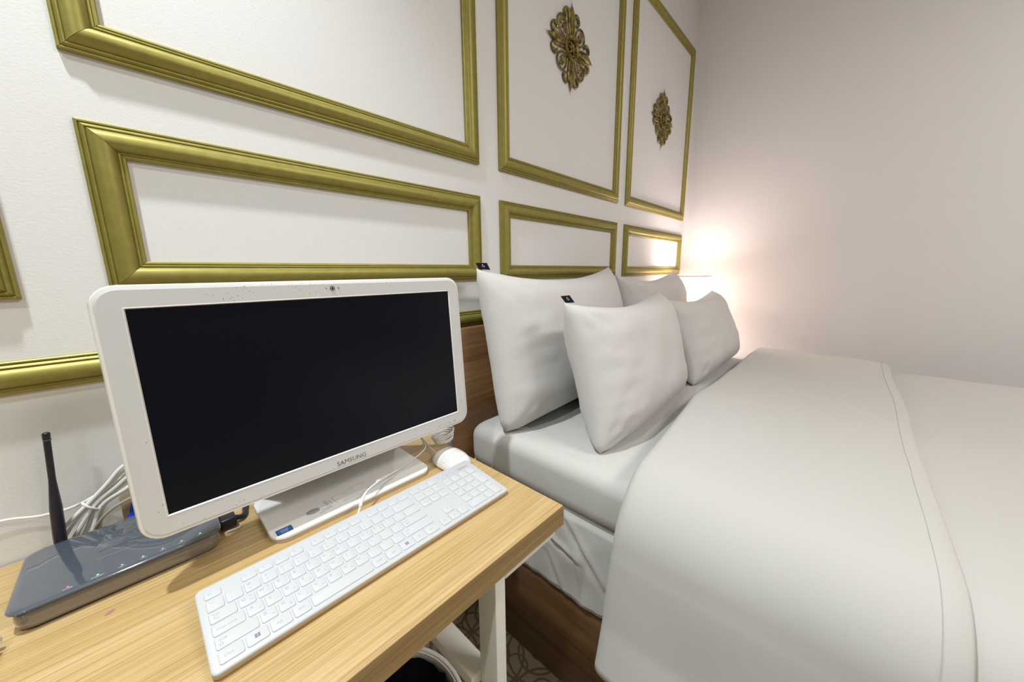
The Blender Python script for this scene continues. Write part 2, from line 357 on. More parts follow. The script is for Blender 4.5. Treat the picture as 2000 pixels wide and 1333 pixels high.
# ------------------------------------------------------------------ rosettes
def rosette(cx, cz, label, s=1.0):
    t = thing('wall_rosette', label, 'wall ornament', (cx, 0, cz), group='gold rosettes on the wall panels')
    def P(r, a, h=0.006): return (cx + s*r*math.cos(math.radians(a)), -h, cz + s*r*math.sin(math.radians(a)))
    # medallion: rim, dish, beads, flower
    bm = lathe([(0.0, -.004), (.030, -.004), (.031, 0), (.036, .004), (.040, .004), (.043, 0), (.043, -.006)], n=36)
    bmesh.ops.transform(bm, verts=bm.verts[:], matrix=Matrix.Translation((cx, -.010, cz)) @ Matrix.Rotation(math.radians(90), 4, 'X') @ Matrix.Diagonal((s, s, 1, 1)))
    md = obj('medallion', bm, M_orn, t)
    bm = bmesh.new()
    for i in range(16):
        p = P(.027, i*22.5, .0085); ball(p, .0035, bm, u=8, v=6)
    obj('beading', bm, M_orn, md)
    bm = bmesh.new()
    for i in range(6):
        a = i*60; p = P(.011, a, .0095)
        M = Matrix.Translation(p) @ Matrix.Rotation(-math.radians(a), 4, 'Y') @ Matrix.Diagonal((1.9, .8, 1, 1))
        bmesh.ops.create_uvsphere(bm, u_segments=8, v_segments=6, radius=.0052, matrix=M)
    ball((cx, -.012, cz), .005, bm, u=8, v=6)
    obj('flower', bm, M_orn, md)
    for q in range(4):
        a = 90*q + 90
        # spear
        pts = [P(.040, a), P(.07, a, .010), P(.105, a, .009), P(.152, a, .004)]
        obj('spear', tube(pts, lambda u: s*max(.0006, (.0042+.0072*math.sin(PI*u**1.5)**1.3)*min(1, (1-u)/.25)), 8, 6, flat=.6, nrm=(0, 1, 0)), M_orn, t)
        for sg in (1, -1):
            pts = [P(.040, a+sg*11), P(.060, a+sg*13), P(.085, a+sg*11), P(.106, a+sg*9), P(.119, a+sg*13), P(.119, a+sg*20), P(.107, a+sg*25), P(.096, a+sg*23), P(.095, a+sg*19)]
            obj('scroll', tube(pts, lambda u: s*(.0036+.0034*math.sin(PI*u)**.8*(u+.2)), 8, 5, flat=.8, nrm=(0, 1, 0)), M_orn, t)
        b = a + 45
        pts = [P(.045, b-14), P(.066, b-19), P(.088, b-17), P(.104, b-10), P(.110, b), P(.104, b+10), P(.088, b+17), P(.066, b+19), P(.045, b+14)]
        obj('loop', tube(pts, s*.0036, 8, 5, flat=.8, nrm=(0, 1, 0)), M_orn, t)
        bm = bmesh.new()
        for k, (r, da, rr) in enumerate(((.055, 0, .0055), (.064, -7, .006), (.064, 7, .006), (.076, -6, .0072), (.076, 6, .0072), (.090, -4, .0065), (.090, 4, .0065), (.099, 0, .006))):
            ball(P(r, b+da, .007+.002*(k % 3)), rr*s, bm, (1, .6, 1), 8, 6)
        obj('leaf_cluster', bm, M_orn, t)
    return t
rosette(1.245, 1.955, 'larger gold openwork rosette in the left of the two tall panels')
rosette(2.123, 1.955, 'gold openwork rosette in the tall panel next to the corner')

# ------------------------------------------------------------------ desk
dk = thing('desk', 'pale oak desk with white metal legs under the computer', 'desk', (-0.15, -0.27, 0))
obj('tabletop', rbox(-0.86, 0.485, -0.530, -0.003, 0.690, 0.730, .0025, 2), M_desk, dk)
tag(obj('shaded_edge_band', rbox(-0.86, 0.4852, -0.5308, -0.5301, 0.6905, 0.7292, .0002, 1), M_edge_shade, dk), 'oak edge strip along the front, coloured darker for shade')  # added strip; the front's weaker light is put into its wood colour
for x in (0.320, -0.72):
    for y in (-0.520, -0.075):
        obj('leg', rbox(x, x+.022, y, y+.042, 0.0, 0.6895, .0015, 2), M_steel, dk)
    obj('side_rail', rbox(x-.020, x+.020, -0.4775, -0.0755, 0.450, 0.474, .0015, 2), M_steel, dk)
    obj('side_rail', rbox(x, x+.022, -0.478, -0.075, 0.0, 0.03, .0015, 2), M_steel, dk)
obj('front_rail', rbox(0.3425, 0.475, -0.520, -0.485, 0.668, 0.6895, .0015, 2), M_steel, dk)
obj('back_rail', rbox(-0.6975, 0.3195, -0.075, -0.04, 0.650, 0.6895, .0015, 2), M_steel, dk)
# paper scrap
bm = slab([(-.0805, -.2325), (-.0765, -.2335), (-.0715, -.2290), (-.0730, -.2265), (-.0785, -.2285)], .7301, .7306)
tag(obj('paper_scrap', bm, M_pink, smooth=False), 'tiny torn pink paper scrap on the desk between router and keyboard', 'scrap')

# ------------------------------------------------------------------ all-in-one computer
pc = thing('desktop_computer', 'white all-in-one computer with a black screen on a wide glossy stand', 'computer', (0.23, -0.20, 0.73))
TIL = math.radians(3.6)
# monitor plane frame: origin at front bottom-left of world x=0, u = x, v up along the screen, n = out of the screen
MP = Matrix.Translation((0, -0.2555, 0.812)) @ Matrix.Rotation(-TIL, 4, 'X')
def mp(bm): bm.transform(MP); return bm
UX0, UX1, VH = -0.036, 0.495, 0.327
def ringxz(o2, y): return [(p[0], y, p[1]) for p in o2]
out = lambda ins, r: rrect(UX0+ins, UX1-ins, ins, VH-ins, max(.004, r-ins), 6)
# shell: bevelled front edge to a shallower, inset back
rings = [ringxz(out(.004, .026), -.0002+.0012), ringxz(out(.0015, .026), .0015), ringxz(out(0, .026), .005), ringxz(out(0, .026), .016), ringxz(out(.006, .026), .026), ringxz(out(.05, .05), .052), ringxz(out(.09, .05), .056)]
bm = loft(rings, cap0=False, cap1=True); bmesh.ops.recalc_face_normals(bm, faces=bm.faces[:])
shell = obj('casing', mp(bm), M_wplas, pc, angle=50)
# bezel ring
SX0, SX1, SV0, SV1 = -0.0085, 0.4675, 0.029, 0.299
o_ = out(.004, .026); n_ = len(o_)//4
inn = []
for c, (x, z) in enumerate(((SX1, SV0), (SX1, SV1), (SX0, SV1), (SX0, SV0))): inn += [(x, z)]*n_
bm = bmesh.new()
ov = [bm.verts.new((p[0], -.0002+.0012, p[1])) for p in o_]
mv = [bm.verts.new((p[0], 0.0, p[1])) for p in out(.0065, .026)]
cv = [bm.verts.new((x, 0.0, z)) for x, z in ((SX1, SV0), (SX1, SV1), (SX0, SV1), (SX0, SV0))]
dv = [bm.verts.new((x+a*.0012, 0.0022, z+b*.0012)) for (x, z), (a, b) in zip(((SX1, SV0), (SX1, SV1), (SX0, SV1), (SX0, SV0)), ((-1, 1), (-1, -1), (1, -1), (1, 1)))]
m_ = len(ov)
for i in range(m_): bm.faces.new((ov[i], ov[(i+1) % m_], mv[(i+1) % m_], mv[i]))
for c in range(4):
    for i in range(n_-1):
        a, b_ = mv[c*n_+i], mv[c*n_+i+1]; bm.faces.new((a, b_, cv[c]))
    a, b_ = mv[c*n_+n_-1], mv[((c+1)*n_) % m_]; bm.faces.new((a, b_, cv[(c+1) % 4], cv[c]))
bmesh.ops.recalc_face_normals(bm, faces=bm.faces[:])
bez = obj('bezel', mp(bm), M_bezel, pc, smooth=False)
bm = bmesh.new()
cv = [(SX1, SV0), (SX1, SV1), (SX0, SV1), (SX0, SV0)]
loft([[(x, -.0004, z) for x, z in cv], [(x+a*.0016, .0022, z+b*.0016) for (x, z), (a, b) in zip(cv, ((-1, 1), (-1, -1), (1, -1), (1, 1)))]], bm, False, False)
loft([[(x-a*.0012, .0002, z-b*.0012) for (x, z), (a, b) in zip(cv, ((-1, 1), (-1, -1), (1, -1), (1, 1)))], [(x, -.0004, z) for x, z in cv]], bm, False, False)
bmesh.ops.recalc_face_normals(bm, faces=bm.faces[:])
obj('inner_lip', mp(bm), M_wplas, pc, smooth=False)
obj('screen', mp(box(SX0+.0012, SX1-.0012, .0016, .004, SV0+.0012, SV1-.0012)), M_screen, pc, smooth=False)
def disc(x, z, r, y0, y1, n=20):
    return loft([[(x+r*math.cos(2*PI*i/n), y, z+r*math.sin(2*PI*i/n)) for i in range(n)] for y in (y1, y0)])
def flat_text(body, size, x, z, y=-.0003, al='CENTER', bold=0.0):
    M = Matrix.Translation((x, y, z)) @ Matrix.Rotation(math.radians(90), 4, 'X')
    return text_bm(body, size, M, al, bold)
CZ = 0.3135
w_ = obj('webcam', mp(disc(.2315, CZ, .0040, -.0006, .0004)), M_legd, pc)
bm = disc(.2315, CZ, .0030, -.0009, 0); bmr = obj('webcam_ring', mp(bm), M_leg, w_); tag(bmr, 'grey ring')
obj('webcam_lens', mp(disc(.2315, CZ, .0018, -.0012, 0)), M_black, w_)
for dx, rr in ((-.0095, .0008), (.0100, .0012)): obj('sensor_dot', mp(disc(.2315+dx, CZ+.0002, rr, -.0005, .0004, 10)), M_legd, pc)
lb = flat_text('SAMSUNG', .0112, .2275, .0125, -.0003, bold=0.0)
obj('logo', mp(lb), M_legd, pc, smooth=False)
# front buttons: small icons at lower right
for i, xx in enumerate((.414, .4285, .4415, .4555)):
    if i in (0, 3): bm = disc(xx, .0120, .0013, -.0004, .0003, 10)
    elif i == 1: bm = box(xx-.0016, xx+.0016, -.0004, .0003, .0114, .0121)
    else: bm = box(xx-.0026, xx+.0026, -.0004, .0003, .0112, .0126)
    obj('button_mark', mp(bm), M_legd if i == 3 else M_leg, pc, smooth=False)
# stand: base plate curving up into the back support
BX0, BX1 = 0.096, 0.386
base = slab(rrect(BX0, BX1, -0.262, -0.125, [.024, .004, .004, .024], 6), 0.7372, 0.7420, .0022, 3)
bs = obj('stand_base', base, M_base, pc, angle=50)
obj('stand_foot_edge', slab(rrect(BX0+.0008, BX1-.0008, -0.2612, -0.126, [.024, .004, .004, .024], 6), 0.7302, 0.7371), M_wood_refl, bs)  # tan of this edge is the desk's reflection, painted on
pts = [(-0.128, .7405), (-0.112, .7440), (-0.103, .7600), (-0.110, .800), (-0.135, .86), (-0.160, .92), (-0.175, .96)]
sp = [(p.x, p.y) for p in spline([(a, b, 0) for a, b in pts], 5)]
rings = []
for (y, z) in sp: rings.append([(BX0+.003, y, z), (BX1-.003, y, z), (BX1-.003, y-.010, z-.004), (BX0+.003, y-.010, z-.004)])
bm = loft(rings); bmesh.ops.recalc_face_normals(bm, faces=bm.faces[:])
obj('stand_neck', bm, M_base, pc, angle=40)
# sticker on the base
st = obj('sticker', slab(rrect(.104, .1265, -.2525, -.2370, .0015, 2), .7420, .7422), M_sedge, pc, smooth=False)
obj('sticker_face', slab(rrect(.1052, .1253, -.2513, -.2382, .001, 2), .7422, .7423), M_sblue, st, smooth=False)
bm = text_bm('intel', .0062, Matrix.Translation((.1152, -.2432, .7424))); join(bm, text_bm('inside', .0042, Matrix.Translation((.1152, -.2478, .7424))))
obj('sticker_print', bm, M_print, st, smooth=False)
# printed instruction drawing on the base film
bm = slab([(.163+.011*math.cos(i*PI/10), -.2285+.0075*math.sin(i*PI/10)) for i in range(20)], .7420, .7422)
obj('printed_oval', bm, M_leg, pc, smooth=False)
def line(pts, r=.00035, z=.7422): return tube([(x, y, z) for x, y in pts], r, 4, 1, raw=True)
bm = line([(.202, -.2335), (.1985, -.212), (.252, -.203), (.262, -.207), (.259, -.214)])
line2 = [[(.190, -.2325), (.188, -.212), (.1855, -.212), (.187, -.2325)], [(.195, -.2325), (.193, -.2145)], [(.166, -.236), (.174, -.2335), (.182, -.2365), (.191, -.2345)], [(.169, -.2435), (.178, -.2435), (.192, -.2385), (.180, -.2375), (.169, -.2435)],
         [(.214, -.2335), (.262, -.2305), (.261, -.2365), (.213, -.2395), (.214, -.2335)], [(.219, -.2165), (.240, -.2125)]]
for l in line2: join(bm, line(l))
obj('printed_diagram', bm, M_leg, pc, smooth=False)

# ------------------------------------------------------------------ keyboard
KT = math.radians(6.6)
kb = thing('keyboard', 'white wired keyboard at the front of the desk', 'keyboard', (0.0, -0.433, 0.7304), (KT, 0, 0))
KW, KD = 0.441, 0.127
def kring(ins, z, r=.007): return [(p[0], p[1], z) for p in rrect(ins, KW-ins, ins, KD-ins, r-ins*.5, 5)]
bm = loft([kring(.0015, .0003), kring(.0003, .0025), kring(.0002, .0078)]); obj('base', bm, M_wood_refl, kb, local=True)  # lower case coloured tan for the wood it reflects
bm = loft([kring(0, .0080), kring(0, .0092), kring(.0006, .0103), kring(.002, .0112)]); obj('top_case', bm, M_kbody, kb, local=True, angle=60)
for x in (.04, .38): obj('foot', rbox(x, x+.03, KD-.022, KD-.010, -.0125, .001, .001, 2), M_wplas, kb, local=True)
U = 0.01885
KZ = 0.0110
KM = {}
def key_mesh(wd, dp):
    k = (round(wd, 5), round(dp, 5))
    if k not in KM:
        g = .0009; r = .0026
        def rr(ins, z): return [(p[0], p[1], z) for p in rrect(g+ins, wd-g-ins, g+ins, dp-g-ins, r-ins*.6, 3)]
        bm = loft([rr(0, 0), rr(0, .0010), rr(.0004, .0017), rr(.0011, .0020)], cap0=False)
        me = bpy.data.meshes.new('key'); bm.to_mesh(me); bm.free(); me.materials.append(M_key); me.shade_smooth(); me.set_sharp_from_angle(angle=math.radians(60))
        KM[k] = me
    return KM[k]
def legend(items, parent):
    bm = None
    for body, sz, x, y in items:
        t = text_bm(body, sz, Matrix.Translation((x, y, .00206)), 'CENTER')
        bm = t if bm is None else join(bm, t)
    if bm is None: return
    o = obj('legend', bm, M_leg, parent, smooth=False, local=True)
def winlogo(k, wd, dp):
    bm = bmesh.new(); cx, cy = wd/2, dp/2; s = .0052
    for i in (0, 1):
        for j in (0, 1):
            x = cx - s/2 + i*s*.54; y = cy - s/2 + j*s*.54
            box(x, x+s*.46, y, y+s*.46, .0020, .00207, bm)
    obj('legend', bm, M_logo, k, smooth=False, local=True)
def key(x, y, wd, dp, items=None, win=False):
    k = share('key', key_mesh(wd, dp), kb, (x, y, KZ))
    if win: winlogo(k, wd, dp)
    elif items: legend(items, k)
    return k
MX = .0068
YR = [.0055, .0055+U, .0055+2*U, .0055+3*U, .0055+4*U]   # bottom .. number row
YF = .0055+5*U+.0018; FD = .0135
def row(y, defs, x=MX):
    for d in defs:
        wd = d[0]*U
        if d[1] is not None: key(x, y, wd, U, d[1] if d[1] != 'WIN' else None, win=(d[1] == 'WIN'))
        x += wd
    return x
def L2(a, b=''):      # latin + hangul key
    it = [(a, .0060, .0062, .0118)]
    if b:
        if len(b) == 2: it += [(b[1], .0036, .0135, .0132), (b[0], .0036, .0135, .0066)]
        else: it += [(b[0], .0038, .0135, .0066)]
    return it
def N2(a, b): return [(a, .0042, .0062, .0132), (b, .0044, .0062, .0060)]
row(YR[4], [(1, N2('~', '`'))] + [(1, N2(a, b)) for a, b in zip('!@#$%^&*()_+', '1234567890-=')] + [(2, [('←', .006, .010, .0098)])])
row(YR[3], [(1.5, [('Tab', .0045, .0075, .0118), ('↹', .005, .0075, .006)])] + [(1, L2(a, b)) for a, b in zip('QWERTYUIOP', ['ㅂㅃ', 'ㅈㅉ', 'ㄷㄸ', 'ㄱㄲ', 'ㅅㅆ', 'ㅛ', 'ㅕ', 'ㅑ', 'ㅐㅒ', 'ㅔㅖ'])] + [(1, N2('{', '[')), (1, N2('}', ']')), (1.5, N2('|', '\\'))])
row(YR[2], [(1.75, [('Caps Lock', .0045, .0145, .0085)])] + [(1, L2(a, b)) for a, b in zip('ASDFGHJKL', 'ㅁㄴㅇㄹㅎㅗㅓㅏㅣ')] + [(1, N2(':', ';')), (1, N2('"', "'")), (2.25, [('Enter', .0042, .0095, .0118), ('↵', .006, .0075, .006)])])
row(YR[1], [(2.25, [('Shift', .0045, .0085, .0118), ('⇧', .0062, .0062, .0060)])] + [(1, L2(a, b)) for a, b in zip('ZXCVBNM', 'ㅋㅌㅊㅍㅠㅜㅡ')] + [(1, N2('<', ',')), (1, N2('>', '.')), (1, N2('?', '/')), (2.75, [('Shift', .0042, .0085, .0118), ('⇧', .0062, .0062, .0060)])])
row(YR[0], [(1.3, [('Ctrl', .0052, .0100, .0085)]), (1.25, 'WIN'), (1.25, [('Alt', .0052, .0100, .0085)]), (1.1, [('한자', .0040, .0100, .0090)]), (4.2, []), (1.1, [('한/영', .0038, .0100, .0090)]), (1.2, [('Alt', .0045, .0110, .0085)]), (1.2, 'WIN'), (1.1, [('≡', .0070, .0100, .0090)]), (1.3, [('Ctrl', .0045, .0110, .0085)])])
# function row
def fk(x, t, wd=U*1.0): key(x, YF, wd, FD, [(t, .0034, wd*.36, .0078)])
fk(MX, 'Esc')
x = MX+2*U
for g, start in enumerate((1, 5, 9)):
    for i in range(4): fk(MX+(2+g*4.5+i)*U*15/15.0, 'F%d' % (start+i))
NX = MX+15*U+.0048
for i, ts in enumerate((('PrtSc', 'Insert', 'Delete'), ('Scroll', 'Home', 'End'), ('Pause', 'PgUp', 'PgDn'))):
    key(NX+i*U, YF, U, FD, [(ts[0], .0030, U/2, .0070)])
    key(NX+i*U, YR[4], U, U, [(ts[1], .0032, U/2, .0100)])
    key(NX+i*U, YR[3], U, U, [(ts[2], .0032, U/2, .0100)])
key(NX+U, YR[1], U, U, [('↑', .006, U/2, .0095)])
for i, ch in enumerate('←↓→'): key(NX+i*U, YR[0], U, U, [(ch, .006, U/2, .0095)])
PX = NX+3*U+.0048
for i, ch in enumerate(('Num', '/', '*', '-')): key(PX+i*U, YR[4], U, U, [(ch, .0045 if i else .0034, U/2, .0100)])
for r_, chs in ((3, '789'), (2, '456'), (1, '123')):
    for i, ch in enumerate(chs): key(PX+i*U, YR[r_], U, U, [(ch, .0052, .0068, .0115)])
key(PX, YR[0], 2*U, U, [('0', .0052, .0068, .0115)]); key(PX+2*U, YR[0], U, U, [('.', .006, .0068, .0115)])
key(PX+3*U, YR[2], U, 2*U, [('+', .006, U/2, U)]); key(PX+3*U, YR[0], U, 2*U, [('Enter', .0034, U/2, U*1.3)])
for i in range(3):
    obj('indicator_light', loft([[(PX+.010+i*.012+.0008*math.cos(q*PI/4), YF+.006+.0008*math.sin(q*PI/4), z) for q in range(8)] for z in (.0110, .01125)]), M_legd, kb, local=True)
obj('logo', text_bm('SAMSUNG', .0052, Matrix.Translation((PX+.060, YF+.0065, .01126)), 'CENTER', 0.0), M_legd, kb, smooth=False, local=True)
# dividing grooves between key blocks
for gx in (MX+15*U+.0024, NX+3*U+.0024):
    obj('seam', box(gx-.0003, gx+.0003, .004, KD-.004, .0110, .01135), M_kbody, kb, smooth=False, local=True)
# cable from the back of the keyboard over the stand to the computer's rear
CP = [(0.206, -0.3080, 0.748), (0.216, -0.2990, 0.757), (0.232, -0.280, 0.763), (0.258, -0.262, 0.762), (0.290, -0.245, 0.756), (0.345, -0.222, 0.750), (0.40, -0.198, 0.747), (0.425, -0.178, 0.748), (0.43, -0.15, 0.76), (0.42, -0.14, 0.80)]
obj('cable', tube(CP, .0017, 8, 6), M_cable, kb)
obj('strain_relief', tube([(0.216, -0.2990, 0.757), (0.225, -0.288, 0.7615), (0.236, -0.277, 0.7635)], lambda u: .0030-.0008*u, 10, 4), M_cable, kb)
obj('cable_clip', tube([(0.268, -0.2545, 0.7620), (0.285, -0.2465, 0.7585), (0.300, -0.2405, 0.7560)], .0032, 8, 4, flat=.6), M_cable, kb)

# ------------------------------------------------------------------ mouse
ms = thing('mouse', 'small white wired mouse behind the right end of the keyboard', 'mouse', (0.437, -0.262, 0.7302))
def mz(u, v): # unit disc -> height
    return max(0, 1-(u*u+v*v))**.42
A, B, HM = .0345, .047, .030
mc = (0.4375, -0.2615, 0.7302)
def mpt(r, th, z=None, k=1.0):
    # superellipse plan
    c, s = math.cos(th), math.sin(th)
    e = 2/2.5
    px = A*r*abs(c)**e*(1 if c > 0 else -1); py = B*r*abs(s)**e*(1 if s > 0 else -1)
    return (mc[0]+px*k, mc[1]+py*k, mc[2] + (z if z is not None else .006+(HM-.006)*max(0, 1-r**2.6)**.62))
rings = [[mpt(.93, 2*PI*i/40, .0005) for i in range(40)], [mpt(1, 2*PI*i/40, .004) for i in range(40)]]
for r in (1, .985, .96, .92, .86, .78, .68, .56, .42, .26, .1): rings.append([mpt(r, 2*PI*i/40) for i in range(40)])
bm = loft(rings); obj('mouse_body', bm, M_wplas, ms, angle=60)
# curved contour grooves in front of the logo patch
def surf(px, py, dz=.0002):
    lo, hi = 0, 1
    th = math.atan2(abs(py/B)**1.25*(1 if py > 0 else -1), abs(px/A)**1.25*(1 if px > 0 else -1)) if (px or py) else 0
    r = (abs(px/A)**2.5+abs(py/B)**2.5)**(1/2.5)
    return (mc[0]+px, mc[1]+py, mc[2]+.006+(HM-.006)*max(0, 1-r**2.6)**.62+dz)
for k in range(6):
    pts = []
    for i in range(25):
        t = math.radians(200+140*i/24)
        rx = .024+.0045*k*.55; ry = .016+.0052*k
        px, py = rx*math.cos(t), .012+ry*math.sin(t)
        if (abs(px/A)**2.5+abs(py/B)**2.5) < .93: pts.append(surf(px, py))
    if len(pts) > 4: obj('groove', tube(pts, .00020, 5, 1, raw=True), M_leg, ms)
bm = text_bm('SAMSUNG', .0050, Matrix.Identity(4), 'CENTER', 0.0)
for v in bm.verts: v.co = Vector(surf(v.co.x+.002, v.co.y+.016, .0003))
obj('logo', bm, M_legd, ms, smooth=False)
obj('cable', tube([(0.432, -0.217, 0.738), (0.431, -0.205, 0.740), (0.436, -0.19, 0.738), (0.436, -0.175, 0.742), (0.437, -0.150, 0.750), (0.44, -0.125, 0.765)], .0014, 8, 6), M_cable, ms)
# coiled spare cable behind the right end of the computer
bm = bmesh.new()
for k in range(4):
    pts = []
    for i in range(28):
        a = 2*PI*i/28
        pts.append((0.480+(.026+.0015*k)*math.cos(a), -0.172+(.016+.0015*(k % 2))*math.sin(a), 0.742+.0050*k+.005*math.sin(a+.4*k)+.003))
    tube(pts, .0017, 6, 1, raw=True, bm=bm, closed=False)
cc = obj('coiled_cable', bm, M_cable); tag(cc, 'small coil of white cable on the desk behind the computer right edge', 'cable')

# ------------------------------------------------------------------ router
rt = thing('router', 'dark glossy router with one antenna at the left of the desk', 'router', (-0.055, -0.12, 0.73))
rt_o = rrect(-0.155, 0.044, -0.199, -0.052, [.014, .02, .02, .014], 6)
def rrg(ins, z): return [(p[0], p[1], z) for p in rrect(-0.155+ins, 0.044-ins, -0.199+ins, -0.052-ins, [.016, .02, .02, .016], 6)]
bm = loft([rrg(.006, .7315), rrg(.003, .7345), rrg(.002, .744), rrg(.003, .7535), rrg(.005, .757)]); obj('body', bm, M_rbody, rt, angle=50)
bm = loft([rrg(.006, .7302), rrg(.007, .7314)]); obj('underside', bm, M_black, rt)
bm = loft([rrg(.002, .7572), rrg(-.001, .7585), rrg(-.001, .7600), rrg(.001, .7612), rrg(.006, .7618)]); obj('top_panel', bm, M_rtop, rt, angle=60)
# antenna with hinge
obj('antenna_hinge', tube([(-0.126, -0.050, 0.752), (-0.126, -0.038, 0.752)], .0065, 12, 1, raw=True), M_black, rt)
def ant(u):
    if u < .35: return .0068 - .0004*abs(u-.15)/.2
    if u < .62: return .0067 - .0030*(u-.35)/.27
    if u < .95: return .0037
    return .0040
an = obj('antenna', tube([(-0.1265, -0.0465, 0.742), (-0.123, -0.0460, 0.79), (-0.1195, -0.0455, 0.835), (-0.116, -0.045, 0.88), (-0.1125, -0.0445, 0.926)], ant, 14, 8), M_black, rt, angle=60)
obj('antenna_tip', ball((-0.1125, -0.0445, 0.926), .0042, None, (1, 1, .7), 12, 8), M_black, an)
obj('antenna_collar', tube([(-0.11285, -0.0445, 0.9168), (-0.1128, -0.0445, 0.9176)], .0043, 12, 1, raw=True), M_rbody, an)
# indicator lights and lettering along the front edge
for i, (x, t, lm) in enumerate(((-.108, 'POWER', M_ledp), (-.083, 'INTERNET', M_ledg), (-.061, 'LAN 1', M_print), (-.041, 'LAN 2', M_ledg), (-.021, 'LAN 3', M_print), (-.001, 'LAN 4', M_print), (.020, 'WLAN', M_ledg))):
    bm = text_bm(t, .0024, Matrix.Translation((x, -.1900, .76195)))
    obj('lettering', bm, M_print, rt, smooth=False)
    obj('indicator_light', loft([[(x+.0013*math.cos(q*PI/5), -.1862+.0008*math.sin(q*PI/5), z) for q in range(10)] for z in (.7617, .7621)]), lm, rt)
obj('screw_hole', loft([[(-.052+.0022*math.cos(q*PI/5), -.118+.0014*math.sin(q*PI/5), z) for q in range(10)] for z in (.7617, .7620)]), M_black, rt)
obj('printed_line', box(-.085, -.045, -.147, -.1465, .7618, .7620), M_leg, rt, smooth=False)
# wrinkled protective film near the rear of the top
bm = bmesh.new(); nx, ny = 30, 20; V = []
for j in range(ny+1):
    for i in range(nx+1):
        x = -.085+.125*i/nx; y = -.128+.074*j/ny
        e = min(i/nx, 1-i/nx, j/ny*1.5, 1-j/ny)*4; e = min(1, e)
        h = noise.noise(Vector((x*42, y*60, 3.1))); h2 = abs(noise.noise(Vector((x*80, y*80, 9.1))))
        V.append(bm.verts.new((x, y, .7617+.0003+e*(max(0, h)*.0095*(.3+i/nx)+h2*.0028*(.3+i/nx)))))
for j in range(ny):
    for i in range(nx):
        a = j*(nx+1)+i; bm.faces.new((V[a], V[a+1], V[a+nx+2], V[a+nx+1]))
fm = obj('protective_film', bm, M_rtop, rt, angle=None); tag(fm, 'wrinkled glossy protective film')
# plugs at the rear of the router
for x, m_ in ((-.052, M_blue), (-.040, M_wplas), (-.026, M_wplas)):
    tag(obj('network_plug', rbox(x-.0055, x+.0055, -.052, -.030, .742, .758 if m_ is M_blue else .772, .0012, 2), m_), {-.052: 'blue network plug at the rear of the router', -.040: 'white network plug beside the blue plug', -.026: 'white network plug farthest right behind the router'}[x], 'plug')
tag(obj('network_cable', tube([(-.052, -.030, .752), (-.050, -.024, .765), (-.040, -.022, .785), (-.015, -.03, .80), (.03, -.035, .79)], .0026, 8, 6), M_blue), 'blue network cable rising behind the left edge of the computer', 'cable')

# cables behind
bm = tube([(-.136, -.025, .752), (-.118, -.032, .770), (-.088, -.030, .797), (-.060, -.028, .824), (-.030, -.028, .848), (.02, -.03, .86), (.08, -.03, .83)], .0024, 8, 6)
bund = thing('cable_bundle', 'white cables bundled with a tie behind the router and computer', 'cable', (-0.10, -0.03, 0.735))
ROOT = bund
offs = [(0, 0, 0), (.004, -.003, -.006), (.008, .002, -.011), (-.003, -.004, .004), (.011, -.003, -.016), (.006, .004, -.003), (.014, .002, -.020)]
bm.free()
for k, (a, b_, c_) in enumerate(offs):
    sp_ = 1+.9*k/6
    pts = [(-.130+a*2.2, -.026+b_, .738), (-.117+a*1.9, -.031+b_*1.4, .766+c_*1.1), (-.090+a*.8, -.031+b_*.8, .797+c_*.55), (-.066+a*1.2, -.029+b_, .818+c_*.9), (-.042+a*1.5, -.028+b_*1.2, .839+c_*1.5), (-.005+a*1.5, -.030+b_, .848+c_*1.7), (.06, -.03+b_, .82+c_)]
    obj('cable_strand', tube(pts, .0030, 8, 6), M_cable, bund)
obj('cable_tie', tube([(-.0885+.0105*math.cos(t*PI/8)*.75-.002, -.030+.0085*math.sin(t*PI/8), .7925-.0085*math.cos(t*PI/8)) for t in range(17)], .0018, 6, 1, raw=True), M_wplas, bund)
tag(obj('loose_cable', tube([(-.42, -.012, .775), (-.30, -.012, .795), (-.22, -.014, .800), (-.175, -.015, .8045), (-.142, -.016, .795), (-.112, -.018, .794), (-.085, -.020, .803), (-.055, -.022, .82), (-.01, -.02, .83)], .0021, 8, 6), M_cable), 'single white cable sagging across the wall left of the antenna', 'cable')
tag(obj('grey_cable', tube([(-.098, -.034, .735), (-.090, -.040, .760), (-.075, -.042, .778), (-.055, -.040, .787), (-.02, -.040, .795), (.03, -.04, .80)], .0022, 8, 6), mat('taupe_cable', (.36, .32, .22), .4)), 'taupe cable curving under the white bundle behind the router', 'cable')
tag(obj('wall_outlet_box', rbox(-.063, -.005, -.012, -.0005, .738, .795, .002, 2), M_beige), 'beige outlet box on the wall behind the computer left edge', 'outlet box')
# white ribbed plug at the far left
pl = thing('ribbed_plug', 'white ribbed cable plug at the left end of the router', 'plug', (-.171, -.213, .7302))
obj('plug_body', tube([(-.175, -.245, .7405), (-.170, -.205, .7405)], .0085, 12, 1, raw=True), M_beige, pl)
for k in range(4): obj('rib', tube([(-.1735+.0013*k, -.2335+k*.0085, .7425), (-.1728+.0013*k, -.2285+k*.0085, .7425)], .0118, 14, 1, raw=True), M_wplas, pl)
# black adapter lead at the right of the router
bl = thing('power_adapter', 'black power lead and plug under the computer, right of the router', 'power adapter', (.07, -.145, .7302))
obj('plug_body', rbox(.046, .068, -.158, -.128, .733, .750, .003, 3), M_black, bl)
obj('lead', tube([(.066, -.143, .741), (.076, -.142, .737), (.083, -.130, .735), (.087, -.112, .735), (.10, -.085, .735), (.16, -.07, .735)], .0042, 10, 6), M_black, bl)
obj('cable_clip', tube([(.052, -.163, .7325), (.068, -.166, .7335), (.072, -.160, .7335)], .0011, 6, 4), M_wplas, bl)

